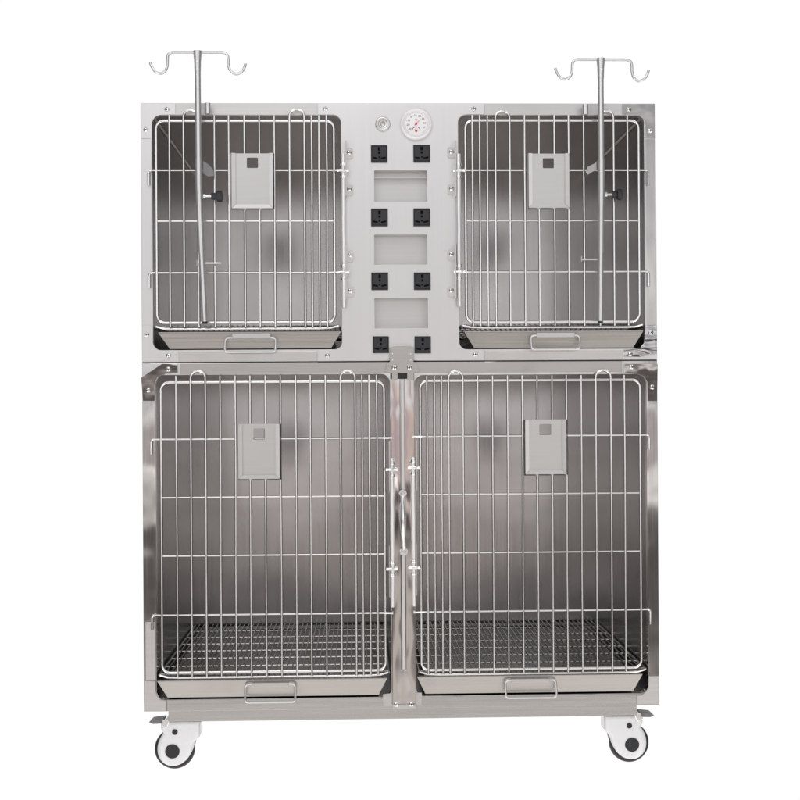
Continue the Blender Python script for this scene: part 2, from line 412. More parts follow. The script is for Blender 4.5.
def text_mesh(bm, s, x, z, size, y0, y1):
    cu = bpy.data.curves.new('t', 'FONT'); cu.body = s; cu.size = size; cu.align_x = 'CENTER'; cu.align_y = 'CENTER'; cu.extrude = abs(y1-y0)/2
    cu.resolution_u = 2; cu.offset = size*.012
    o = bpy.data.objects.new('t', cu); COL.objects.link(o)
    bpy.context.view_layer.update()
    me = bpy.data.meshes.new_from_object(o.evaluated_get(bpy.context.evaluated_depsgraph_get()))
    for v in me.vertices: v.co = (x+v.co.x, (y0+y1)/2-v.co.z, z+v.co.y)
    bm.from_mesh(me); bpy.data.objects.remove(o); bpy.data.curves.remove(cu); bpy.data.meshes.remove(me)
for i, s in enumerate(('-30', '-20', '-10', '0', '10', '20', '30', '40', '50')):
    a = math.radians(218-30.5*i)
    text_mesh(bm, s, gx+GR*.53*math.cos(a), gz+GR*.53*math.sin(a), .0068, -.0103, -.0099)
text_mesh(bm, '°C', gx, gz+GR*.24, .0052, -.0103, -.0099)
pts = [(p[0], p[2]) for p in arc(gx, gz-GR*.44, GR*.28, 5, 175, 14)] + [(p[0], p[2]) for p in arc(gx, gz-GR*.44, GR*.23, 175, 5, 14)]
add_plate(bm, [pts], -.0103, -.0099)
obj('dial_marking', bm, M['ink'], ga)
bm = B()
def needle(cx, cz, ang, L_, w_):
    a = math.radians(ang); c, s = math.cos(a), math.sin(a)
    add_plate(bm, [[(cx-.25*L_*c-w_*s, cz-.25*L_*s+w_*c), (cx-.25*L_*c+w_*s, cz-.25*L_*s-w_*c), (cx+L_*c, cz+L_*s)]], -.0115, -.0112)
needle(gx, gz, 46, GR*.55, .0008); needle(gx, gz-GR*.44, 110, GR*.2, .0006)
cyl(bm, (gx, 0, gz), .0026, -.0125, -.0100, 16, .0006); cyl(bm, (gx, 0, gz-GR*.44), .0030, -.0122, -.0100, 16, .0006)
obj('gauge_needle', bm, M['red'], ga)

bm = B(); box(bm, XL+.0005, XR-.0005, .0006, .03, ZM-.0014, ZM+.0014)
obj('gap_filler', bm, M['dark'], LO)  # dark filler added to stand for the shade in the open gap
# ------------------------------------------------------------------ lower front frame
bm = B(); add_plate(bm, [[(XL, ZB), (XR, ZB), (XR, ZM-.0015), (XL, ZM-.0015)], rr(OLL), rr(OLR)], 0, .02, .0006)
obj('front_frame', bm, M['column'], LO)
bm = B(); zr = OLL[3]
add_plate(bm, [[(X(180, 368), zr+.0015), (X(622, 368), zr+.0015), (X(622, 368), ZM-.0022), (X(180, 368), ZM-.0022)]], -.0012, -.0003, .0003)
obj('top_rail', bm, M['lowrail'], LO)
lplate([(178, 364.2), (178, 373), (165, 374), (158.5, 377), (155.2, 383), (154.8, 401), (143.2, 401), (141.8, 381), (141.8, 377.4), (163, 363.6)], [(168.8, 369.3), (148.6, 390)], LO, M['plate'], lean=.085)
lplate([(623.5, 364), (657, 364), (657, 401), (647.8, 401), (647.2, 383), (643.5, 377), (637, 374), (623.5, 373)], [(631, 367), (651.8, 387)], LO, M['plate'], lean=.07)
# bottom corners and bottom rail
lplate([(144.6, 681), (155.2, 681), (155.4, 690), (157, 696), (161, 700), (166, 700.6), (166, 711.2), (144.8, 711.4)], [], LO, M['holder'])
lplate([(648.6, 676), (658.6, 676), (658.6, 703.6), (637, 704), (637, 695.5), (642, 695), (646, 691.5), (648.4, 686)], [], LO, M['holder'])
bm = B(); x0, x1 = X(167, 706), X(636, 700)
add_plate(bm, [[(x0, ZB+.0008), (x1, ZB+.0008), (x1, OLL[1]-.0012), (x0, OLL[1]-.0012)]], -.0014, -.0003, .0003)
obj('bottom_rail', bm, M['base'], LO)
# column strips, lighter and satin near the bottom
for a, b, ya, yb, mt in ((144.6, 155.0, 402, 621, M['column']), (145, 155.0, 622, 680.4, M['holder']), (648.7, 658.0, 402, 675, M['column'])):
    bm = B(); x0, x1 = X(a, 540), X(b, 540)
    add_plate(bm, [[(x0, Z(a, yb)), (x1, Z(a, yb)), (x1, Z(a, ya)), (x0, Z(a, ya))]], -.0012, -.0003, .0003)
    obj('column_strip', bm, mt, LO)
# central post with its flange plates
xp0, xp1 = X(391.6, 540), X(415, 540)
xs0, xs1 = X(400.7, 540), X(405.2, 540)
bm = B()
add_plate(bm, [[(xp0, Z(403, 703)), (xp1, Z(403, 703)), (xp1, Z(403, 373)), (xp0, Z(403, 373))],
               rrect(xs0, Z(403, 670), xs1, Z(403, 373.5), .004, 4)], -.010, -.0003, .0010)
post = obj('centre_post', bm, M['post'], LO)
bm = B()
add_plate(bm, [poly([(383, 694), (391.2, 693), (391.2, 703.6), (415.6, 703.3), (415.6, 692.4), (421.8, 692.4), (421.8, 705), (383, 706)])], -.0024, -.0015, .0003)
add_plate(bm, [[(xp0, ZB+.0012), (xp1, ZB+.0012), (xp1, Z(403, 703.2)), (xp0, Z(403, 703.2))]], -.0112, -.0015, .0006)
fl = obj('post_foot_plate', bm, M['holder'], LO)
screw(396, 703.3, fl, y=-.0115); screw(411.3, 703, fl, y=-.0115)
hb = [(389.8, 361.8), (389.8, 347.6), (393, 346.2), (398, 345.6), (405.5, 345.6), (410.5, 346.2), (413.4, 347.6), (413.4, 361.8), (417, 364), (419.4, 371.8), (413.6, 372.4), (413.6, 380.5), (407, 380.5), (407, 373), (397.6, 373), (397.6, 380.5), (391.8, 380.5), (391.8, 373.2), (385, 372), (387, 364)]
bm = B(); add_plate(bm, [poly(hb)], -.0125, -.0102, .0005)
hp = obj('hanger_plate', bm, M['tray'], LO)
bm = B(); add_plate(bm, [poly([(390.3, 362.8), (413, 362.8), (413, 379), (390.3, 379)])], -.0101, -.0048)
obj('spacer_block', bm, M['dark'], LO)
for p in ((392.4, 354), (410.6, 354), (392.4, 360), (410.6, 360)):
    bm = B(); x, z = XZ(*p); cyl(bm, (x, 0, z), .0018, -.0136, -.0124, 12, .0006)
    obj('rivet', bm, M['screw'], hp)
screw(394.2, 367.6, hp, y=-.0125, r=.0068); screw(409.4, 367.6, hp, y=-.0125, r=.0068)
# bolt bar in the slot, with its lever
xb0, xb1 = X(401.6, 540), X(404.6, 540)
bm = B(); add_plate(bm, [rrect(xb0, Z(403, 668), xb1, Z(403, 381), .0025, 4)], -.0125, -.0060, .0008)
bb = obj('lock_bar', bm, M['tube'], LO)
bm = B()
lv = [(402.6, 493.5), (402.3, 500), (402.2, 508), (402.4, 518), (402.8, 530), (403.2, 540), (403.6, 551)]
tube(bm, [(X(a, b), -.030+.010*abs(k-3)/3, Z(a, b)) for k, (a, b) in enumerate(lv)], [.006, .0042, .0065, .0078, .0065, .0045, .006], 14)
lev = obj('lock_lever', bm, M['screw'], bb)
for p in ((402.7, 493), (403.6, 551)):
    x, z = XZ(*p); bm = B(); lathe(bm, (x, 0, z), [(0, -.029), (.0038, -.029), (.0085, -.024), (.0098, -.018), (.0098, -.0126), (0, -.0126)], 6 if p[1] < 500 else 20)
    obj('lever_bolt', bm, M['screw'], bb)

# ------------------------------------------------------------------ wire doors
YV, YH = -.0125, -.0070          # upright wires stand in front of the cross wires
def door(parent, fr, verts, archs, horiz, hookx, hinge, yb, bank, lean=0):
    """fr: frame px (x0,y0,x1,y1); verts: upright wires; archs: pairs joined over the top; horiz: cross wires; hinge side x"""
    x0, y0, x1, y1 = fr
    ym = (y0+y1)/2; xm = (x0+x1)/2
    fx0, fx1 = X(x0, ym, YH), X(x1, ym, YH); fz1, fz0 = Z(xm, y0, YH), Z(xm, y1, YH)
    bm = B()
    tube(bm, [(p[0], YH, p[1]) for p in rrect(fx0, fz0, fx1, fz1, .019, 7)], .0037, 10, closed=True)
    d = obj('cage_door', bm, M['wire'], parent)
    top = verts[1]; wires = verts[0]
    zt_ = Z(xm, top, YV); zb_ = Z(xm, yb, YV)
    bm = B()
    for w in wires:
        x = X(w, ym, YV)+random.uniform(-.0004, .0004)
        jj = [random.uniform(-.0007, .0007) for _ in range(3)]
        tube(bm, [(x, YV, zb_), (x+jj[0], YV, zb_*.66+zt_*.34), (x+jj[1], YV, zb_*.3+zt_*.7), (x+jj[2]*.5, YV, zt_)], .0030, 8)
    for (a, b, yt) in archs:
        xa, xb_ = X(a, ym, YV), X(b, ym, YV); r = (xb_-xa)/2; za = Z((a+b)/2, yt, YV)-r
        tube(bm, [(xa, YV, zb_), (xa, YV, (zb_+za)/2)] + [(p[0], YV, p[2]) for p in arc((xa+xb_)/2, za, r, 180, 0, 12)] + [(xb_, YV, (zb_+za)/2), (xb_, YV, zb_)], .0032, 8)
    obj('upright_wire', bm, M['wire'], d)
    bm = B(); s = 1 if hookx > xm else -1
    hx = X(hookx, ym, YH)
    far = X(hinge, ym, YH)-s*.004     # past the pivot rod on the hinge side
    for k, h in enumerate(horiz):
        z = Z(xm, h, YH)
        if k in (0, len(horiz)-1):
            e0 = far
            pts = [(e0, YH-.006, z), (e0+s*.018, YH-.003, z), (e0+s*.03, YH, z), (hx-s*.006, YH, z), (hx-s*.0015, YH-.001, z-.0018), (hx, YH-.001, z-.007), (hx, YH-.001, z-.036)]
            rad = [.0030]*3+[.0026]*2+[.0034]*2
            tube(bm, pts, rad, 8)
        else:
            tube(bm, [(fx0, YH, z), (fx1, YH, z)], .0024, 8)
    obj('cross_wire', bm, M['wire'], d)
    return d
# lower sill wire of each door: the bent lip under the frame
def rod_and_brackets(parent, x, y0, y1, r, knuck, brk, bx, side, door_):
    xx = X(x, (y0+y1)/2, -.014)
    za, zb_ = Z(x, y0, -.014), Z(x, y1, -.014)
    bm = B(); n = 14
    tube(bm, [(xx+random.uniform(-.00035, .00035), -.014, za+(zb_-za)*k/n) for k in range(n+1)], r, 12)
    rod = obj('pivot_rod', bm, M['rod'], door_)
    bm = B()
    for k in knuck:
        for dy in (-6.2, 6.2):
            z = Z(x, k+dy, -.014); bm = B(); lathe(bm, (xx, -.014, z), [(0, -.0042), (.0072, -.0036), (.0082, 0), (.0072, .0036), (0, .0042)], 14, 'z')
            obj('pivot_collar', bm, M['screw'], door_)
        z = Z(x, k, -.014); bm = B()
        tube(bm, [(xx+side*.012, -.016, z), (xx-side*.006, -.0225, z), (xx-side*.014, -.019, z)], .0042, 10)
        obj('hinge_hook', bm, M['wire'], door_)
    for (ya, yb_, s1, s2) in brk:
        bm = B()
        xw = X(bx, ya, -.010)
        box(bm, xw-.0015, xw+.0015, -.022, -.0047, Z(x, yb_, 0), Z(x, ya, 0))
        if s1:
            for s_ in (s1, s2):
                sx, sz = XZ(s_[0], s_[1])
                xo = sx+side*.0095
                xi = xw+side*.0011
                add_plate(bm, [rrect(min(xi, xo), sz-.016, max(xi, xo), sz+.011, .005, 4)], -.0066, -.0047)
        b_ = obj('hinge_bracket', bm, M['rail'], parent)
        if s1:
            for s_ in (s1, s2): screw(*s_, b_, y=-.0066)

dUL = door(UP, (156.6, 121, 334.4, 322.4), ([169.8, 214.7, 229.3, 244.7, 259.6, 274.8, 312.2, 319.6, 327], 115.5),
           [(184, 198.6, 110), (290, 304.8, 109.2)], [170.3, 221, 272.6], 149, 345.5, 326.8, 'u')
dUR = door(UP, (465.8, 120.6, 639, 321.6), ([472.8, 480.2, 487.8, 525, 539.6, 554.4, 569, 584, 628], 115.5),
           [(495.8, 510.2, 111), (599.8, 614, 110.6)], [170.2, 220.6, 271.6], 648.3, 456.5, 325.8, 'u')
dLL = door(LO, (161.6, 381.8, 384.8, 671.4), ([176.9, 221, 236, 251, 266, 281.2, 296.3, 311.2, 326.2, 363, 370, 377.2], 375.4),
           [(191.4, 206.1, 370.8), (341.2, 355.8, 370.6)], [438.6, 496.8, 555, 614], 151.6, 391, 676, 'l')
dLR = door(LO, (420.8, 380.2, 640.6, 668.6), ([427.4, 435, 442, 478.4, 493.2, 508, 523, 537.8, 552.6, 567.3, 581.8, 625], 375.4),
           [(449.4, 463.7, 371), (596.6, 611.6, 369.8)], [435.6, 493.6, 552, 610.6], 649.6, 414.5, 673, 'l')
rod_and_brackets(UP, 343.6, 154, 307.6, .0048, (170.8, 272.4), [(142, 197.5, (349, 153), (349.2, 189.6)), (246, 300, (350, 255.4), (350.3, 291))], 345.8, 1, dUL)
rod_and_brackets(UP, 458.9, 154, 306.6, .0058, (170.8, 272), [(142, 197.5, (451.2, 152.2), (451.4, 189)), (245, 299.5, (451.3, 254.4), (451.3, 290.6))], 455.3, -1, dUR)
rod_and_brackets(LO, 392.4, 458, 607, .0054, (469.4, 568.6), [(441, 492, None, None), (545, 596, None, None)], 389.4, 1, dLL)
rod_and_brackets(LO, 413.6, 457, 606, .0058, (467.4, 567.2), [(440, 490, None, None), (543, 594, None, None)], 416.2, -1, dLR)

# ------------------------------------------------------------------ floor grates, trays
def grate(parent, o, z, n, lip):
    x0, x1 = o[0]+.006, o[2]-.006
    bm = B(); y0, y1 = .004, DEP-.01
    tube(bm, [(x0, y0, z), (x0, y1, z), (x1, y1, z), (x1, y0, z)], .0032, 6, closed=True)
    for k in range(1, n):
        x = x0+(x1-x0)*k/n
        tube(bm, [(x, y0-.004, z-.0055), (x, y0+.003, z+.001), (x, y0+.02, z+.0035), (x, y1, z+.0035)], .0016, 5)
    for k in range(1, 7):
        y = y0+(y1-y0)*k/7
        tube(bm, [(x0, y, z), (x1, y, z)], .0022, 6)
    tube(bm, [(x0, y0+.012, z), (x1, y0+.012, z)], .0026, 6)
    g_ = obj('floor_grate', bm, M['grate'], parent)
    bm = B()    # bent front lip
    tube(bm, [(x0+.002, -.002, z+.001), (x0+.02, -.004, z-.004), (x0+.05, -.005, z-.0052), (x1-.05, -.005, z-.0052), (x1-.02, -.004, z-.004), (x1-.002, -.002, z+.001)], .0028, 8)
    obj('front_lip', bm, M['wire'], g_)
def tray(parent, tl, tr, bl, br, hx0, hx1, hy0, hy1, tab, o):
    (ax, az), (bx, bz) = XZ(*tl), XZ(*tr); (cx_, cz_), (dx, dz) = XZ(*bl), XZ(*br)
    zt_ = (az+bz)/2; zb_ = (Z(bl[0], bl[1], .0055)+Z(br[0], br[1], .0055))/2
    zb_ = min(zb_, o[1]+.004)
    bm = B()   # front face, leaning back a little, plus the pan behind it
    def q(vs): bm.faces.new([bm.verts.new(v) for v in vs])
    yt, yb = .001, .0055
    th = .0015
    F = [(ax, yt, zt_), (bx, yt, zt_), (dx, yb, zb_), (cx_, yb, zb_)]
    G = [(a, b+th, c) for a, b, c in F]
    vs = [bm.verts.new(v) for v in F+G]
    bm.faces.new(vs[:4]); bm.faces.new(vs[4:])
    for k in range(4): bm.faces.new((vs[k], vs[(k+1) % 4], vs[4+(k+1) % 4], vs[4+k]))
    # rolled top lip
    box(bm, ax, bx, yt-.002, yt+.012, zt_+.0003, zt_+.0022)
    yB = DEP-.02
    box(bm, cx_-.0014, cx_-.0002, yb+.004, yB, zb_, zt_-.002)
    box(bm, dx+.0002, dx+.0014, yb+.004, yB, zb_, zt_-.002)
    box(bm, cx_, dx, yB+.0002, yB+.0014, zb_, zt_-.002)
    t = obj('pull_out_tray', bm, M['tray'], parent)
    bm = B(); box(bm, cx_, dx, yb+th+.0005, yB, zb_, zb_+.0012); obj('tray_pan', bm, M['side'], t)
    xa, za = XZ(hx0, hy0); xb_, zb2 = XZ(hx1, hy1)
    bm = B(); yh = -.009
    lp = rrect(xa, zb2, xb_, za, .008, 5)
    tube(bm, [(p[0], yh-(.010 if p[1] < (za+zb2)/2 else 0), p[1]) for p in lp], .0028, 8, closed=True)
    obj('tray_handle', bm, M['tube'], t)
    xc, zc = XZ(tab[0], tab[1]); xd, zd = XZ(tab[2], tab[3])
    bm = B(); box(bm, xc, xd, -.0135, .0005, zd, zc)
    obj('handle_tab', bm, M['holder'], t, bevel=.001)
    return t
zgU = Z(247, 326.6); zgL = Z(270, 674)
grate(UP, OUL, zgU, 34, 0); grate(UP, OUR, zgU, 34, 0)
grate(LO, OLL, zgL, 42, 0); grate(LO, OLR, zgL, 42, 0)
tray(UP, (158.5, 333), (340.6, 332.6), (169.6, 348.6), (331, 348.6), 225.6, 276, 338, 352.2, (232.5, 334, 271, 338.6), OUL)
tray(UP, (464.6, 332.4), (643, 331.4), (474.6, 348), (633.6, 347.6), 530.4, 579, 335.6, 349.6, (536, 333, 574, 337.4), OUR)
tray(LO, (157.4, 681.6), (387, 679), (167.4, 697.6), (378.6, 694.4), 245.6, 295.6, 683.6, 700, (252, 682, 289, 685.4), OLL)
tray(LO, (417.4, 677), (642.4, 675.4), (425.6, 693), (633.6, 690.6), 505, 555.4, 679.6, 695.6, (511, 678, 549, 681.2), OLR)

# ------------------------------------------------------------------ card holders hung on the door wires
def holder(label, x0, y0, x1, y1, wx0, wy0, wx1, wy1):
    Y = -.0165
    (ax, az), (bx, bz) = XZ(x0, y0, Y), XZ(x1, y1, Y)
    t = thing('card_holder', label, 'card holder', ((ax+bx)/2, Y, bz), 'steel card holders hung on the four cage doors')
    wa, wb = XZ(wx0, wy0, Y), XZ(wx1, wy1, Y)
    bm = B()
    add_plate(bm, [[(ax, bz), (bx, bz), (bx, az), (ax, az)], rrect(wa[0], wb[1], wb[0], wa[1], .002, 3)], Y, Y+.0012, .0002)
    obj('back_sheet', bm, M['holder'], t)
    # raised folded border on the two sides and the bottom, mitred
    bm = B(); w = .0125; w2 = .0025; f = -.006
    def strip(a, b, c, d):      # outer a,b  inner c,d
        vs = [(a[0], Y-.0002, a[1]), (b[0], Y-.0002, b[1]), (b[0]+(c[0]-b[0])*.25, Y+f, b[1]+(c[1]-b[1])*.25), (a[0]+(d[0]-a[0])*.25, Y+f, a[1]+(d[1]-a[1])*.25),
              (c[0], Y+f+.001, c[1]), (d[0], Y+f+.001, d[1]), (c[0], Y-.0002, c[1]), (d[0], Y-.0002, d[1])]
        v = [bm.verts.new(p) for p in vs]
        bm.faces.new((v[0], v[1], v[2], v[3])); bm.faces.new((v[3], v[2], v[4], v[5])); bm.faces.new((v[5], v[4], v[6], v[7]))
        bm.faces.new((v[0], v[3], v[5], v[7])); bm.faces.new((v[1], v[6], v[4], v[2])); bm.faces.new((v[0], v[7], v[6], v[1]))
    e = .0004
    strip((ax, az), (ax, bz+e), (ax+w, bz+w+e), (ax+w, az)); strip((bx, bz+e), (bx, az), (bx-w, az), (bx-w, bz+w+e))
    strip((ax+e, bz), (bx-e, bz), (bx-w-e, bz+w), (ax+w+e, bz+w))
    obj('folded_edge', bm, M['holder'], t)
    for s in (.25, .75):        # back clips over the wires
        bm = B(); x = ax+(bx-ax)*s; box(bm, x-.004, x+.004, Y+.0014, Y+.004, az-.03, az-.002)
        obj('clip', bm, M['holder'], t)
holder('steel card holder on the upper left door beside the thin black-knobbed pole', 230.4, 153.4, 274.6, 209.8, 246.8, 157.6, 258, 168)
holder('pale steel card holder hung on the upper right door', 526.9, 153.6, 570.4, 209.4, 542.8, 158.2, 553.8, 168.2)
holder('steel card holder hung on the tall lower left door', 237, 424.2, 281.2, 480, 253.4, 428.4, 264.6, 439.4)
holder('darker steel card holder hung on the tall lower right door', 523.6, 419.6, 567.6, 475.2, 539.4, 424, 551.2, 434.8)

# ------------------------------------------------------------------ drip poles
def drip_pole(label, top, mid, bot, hook, stub, br, knob, clip, joint):
    Y0, Y1 = -.052, -.040
    tx, tz = XZ(*top, Y0); bx, bz = XZ(*bot, Y1)
    t = thing('drip_pole', label, 'drip pole', (bx, Y1, bz), 'telescopic drip poles on the upper doors')
    jx, jz = XZ(*joint, Y1); mx, mz = XZ(*mid, Y0+(Y1-Y0)*.45)
    bm = B()
    def axis(z):          # centre line of the pole
        u = max(0, (mz-z)/(mz-bz))
        if z > mz: v = (tz-z)/(tz-mz); return (tx+(mx-tx)*v*v*(3-2*v)*.5+(mx-tx)*v*.5, Y0+(Y1-Y0)*(tz-z)/(tz-bz), z)
        return (mx+(bx-mx)*(u**1.25), Y0+(Y1-Y0)*(tz-z)/(tz-bz), z)
    tube(bm, [axis(tz+(jz-tz)*k/16) for k in range(17)], .0073, 20)
    obj('outer_tube', bm, M['tube'], t)
    bm = B(); tube(bm, [axis(jz+.01+(bz-jz-.01)*k/6) for k in range(7)], .0065, 18); obj('inner_tube', bm, M['tube'], t)
    bm = B(); tube(bm, [(bx, Y1, bz+.0005), (bx, Y1, bz-.005)], .0064, 14); obj('end_cap', bm, M['black'], t)
    # flattened head with the double hook rod through it
    bm = B(); zz = Z(top[0], top[1], Y0)
    tube(bm, [(tx, Y0, zz+.0035), (tx, Y0, zz-.004), (tx, Y0, zz-.020), (tx, Y0, zz-.045)], [.0105, .0100, .0085, .0077], 14)
    hd = obj('pole_head', bm, M['tube'], t)
    bm = B(); cyl(bm, (tx, 0, zz-.024), .0026, Y0-.0110, Y0-.006, 10, .0006); obj('rivet', bm, M['white'], hd)
    pts = [Vector((X(a, b, Y0), Y0, Z(a, b, Y0))) for a, b in hook]
    # smooth with Catmull-Rom
    sm = []
    for i in range(len(pts)-1):
        p0 = pts[max(0, i-1)]; p1 = pts[i]; p2 = pts[i+1]; p3 = pts[min(len(pts)-1, i+2)]
        for k in range(5):
            u = k/5
            sm.append(.5*((2*p1)+(p2-p0)*u+(2*p0-5*p1+4*p2-p3)*u*u+(3*p1-p0-3*p2+p3)*u**3))
    sm.append(pts[-1])
    bm = B(); tube(bm, sm, .0033, 10); obj('hook_rod', bm, M['tube'], t)
    # mounting rail on the cage behind the pole
    sx, sz = XZ(stub[0], stub[1], -.02); sx2, sz2 = XZ(stub[0], stub[2], -.02)
    kx, kz = XZ(knob[0], knob[2], -.035)
    lx, lz = XZ(clip[0], clip[2], -.03); lx2, _ = XZ(clip[1], clip[2], -.03)
    sg = -1 if stub[0] > top[0] else 1   # the rail lies on the inner side of the pole
    bm = B(); tube(bm, [(sx, -.0235, sz), (sx, -.0235, sz2)], .0072, 14)
    box(bm, sx-.004, sx+.004, -.018, -.0046, sz2+.004, sz-.004)
    obj('top_sleeve', bm, M['tube'], t)
    bm = B()
    q = [(X(a, b, -.03), Z(a, b, -.03)) for a, b in br]
    add_plate(bm, [q], -.036, -.033, .0004)
    bk = obj('clamp_bracket', bm, M['side' if sg < 0 and tx < 0 else 'lowrail'], t)
    c0x, c0z = XZ(mid[0], mid[1], -.046)
    bm = B(); tube(bm, [axis(c0z+.055-.11*k/4) for k in range(5)], .0080, 20); obj('clamp_collar', bm, M['tube'], t)
    bm = B()
    kx0, kx1 = X(knob[0], knob[2], -.036), X(knob[1], knob[2], -.036)
    L_ = kx1-kx0
    tube(bm, [(kx0, -.036, kz), (kx0+L_*.12, -.036, kz), (kx0+L_*.121, -.036, kz), (kx0+L_*.5, -.036, kz)], [.0068, .0068, .0030, .0030], 12)
    bl = obj('clamp_bolt', bm, M['screw'], t)
    bm = B()
    lathe(bm, (kx0, -.036, kz), [(0, L_*.42), (.0078, L_*.42), (.0085, L_*.62), (.0078, L_*.68), (.0125, L_*.72), (.0135, L_*.78), (.0135, L_*.94), (.0120, L_), (0, L_)], 10, 'x')
    obj('clamp_knob', bm, M['black'], t)
    bm = B(); lz_ = lz
    box(bm, lx, lx2, -.035, -.031, lz-.0022, lz+.0022)
    box(bm, min(lx, lx2)-.002, min(lx, lx2)+.0, -.046, -.030, lz-.007, lz+.007)
    obj('lower_clip', bm, M['rail'], t, bevel=.001)
drip_pole('left drip pole with double hook, leaning slightly in front of the upper left door', (197.6, 52.6), (198.8, 182), (204.9, 321.5),
          [(150.2, 62.5), (152, 67), (156, 72.2), (161, 73.6), (165.2, 71), (167.3, 66), (167.6, 60), (168.2, 55), (171.5, 52.6), (180, 52.3), (197.6, 52.4), (214, 52.4), (223, 52.6), (227, 54.6), (228.3, 59), (228.4, 65), (230.5, 70.5), (235.5, 74), (241, 72.4), (244.3, 68), (245.6, 63.6)],
          (207.6, 103.6, 114.4), [(203, 161), (209, 165), (213.6, 170), (214.4, 176), (209, 177), (203, 174)], (203.6, 222.2, 196.4), (198, 221.5, 263.4), (202.8, 255))
drip_pole('right drip pole with double hook, standing straight in front of the upper right door', (600.6, 60), (601.2, 182), (600.3, 321),
          [(555.2, 68.2), (557, 73), (561, 78), (566, 79.2), (570, 76.6), (571.9, 72), (572.2, 66), (573, 62), (576, 59.8), (584, 59.6), (600.6, 59.7), (616, 59.8), (627, 60), (630.6, 61.8), (631.8, 66), (632, 72), (634, 78), (639, 81), (644, 79), (647, 75), (648.7, 70)],
          (585, 105, 115), [(602, 158.6), (602, 168), (592, 172), (587.4, 175), (585.6, 172.6), (587, 167.4), (594, 164)], (604.8, 622, 194.6), (581, 602, 259.6), (600.4, 253))

# ------------------------------------------------------------------ base frame and casters
bm = B()
zb0 = Z(400, 717.8, .02)
x0, x1 = X(168.6, 715, .012), X(636.4, 710, .012)
box(bm, x0, x1, .010, .045, zb0, ZB-.0005)
box(bm, x0, x1, DEP-.045, DEP-.01, zb0, ZB-.0005)
box(bm, x0, x0+.035, .0452, DEP-.0452, zb0, ZB-.0005)
box(bm, x1-.035, x1, .0452, DEP-.0452, zb0, ZB-.0005)
obj('base_frame', bm, M['base'], LO, bevel=.0008)

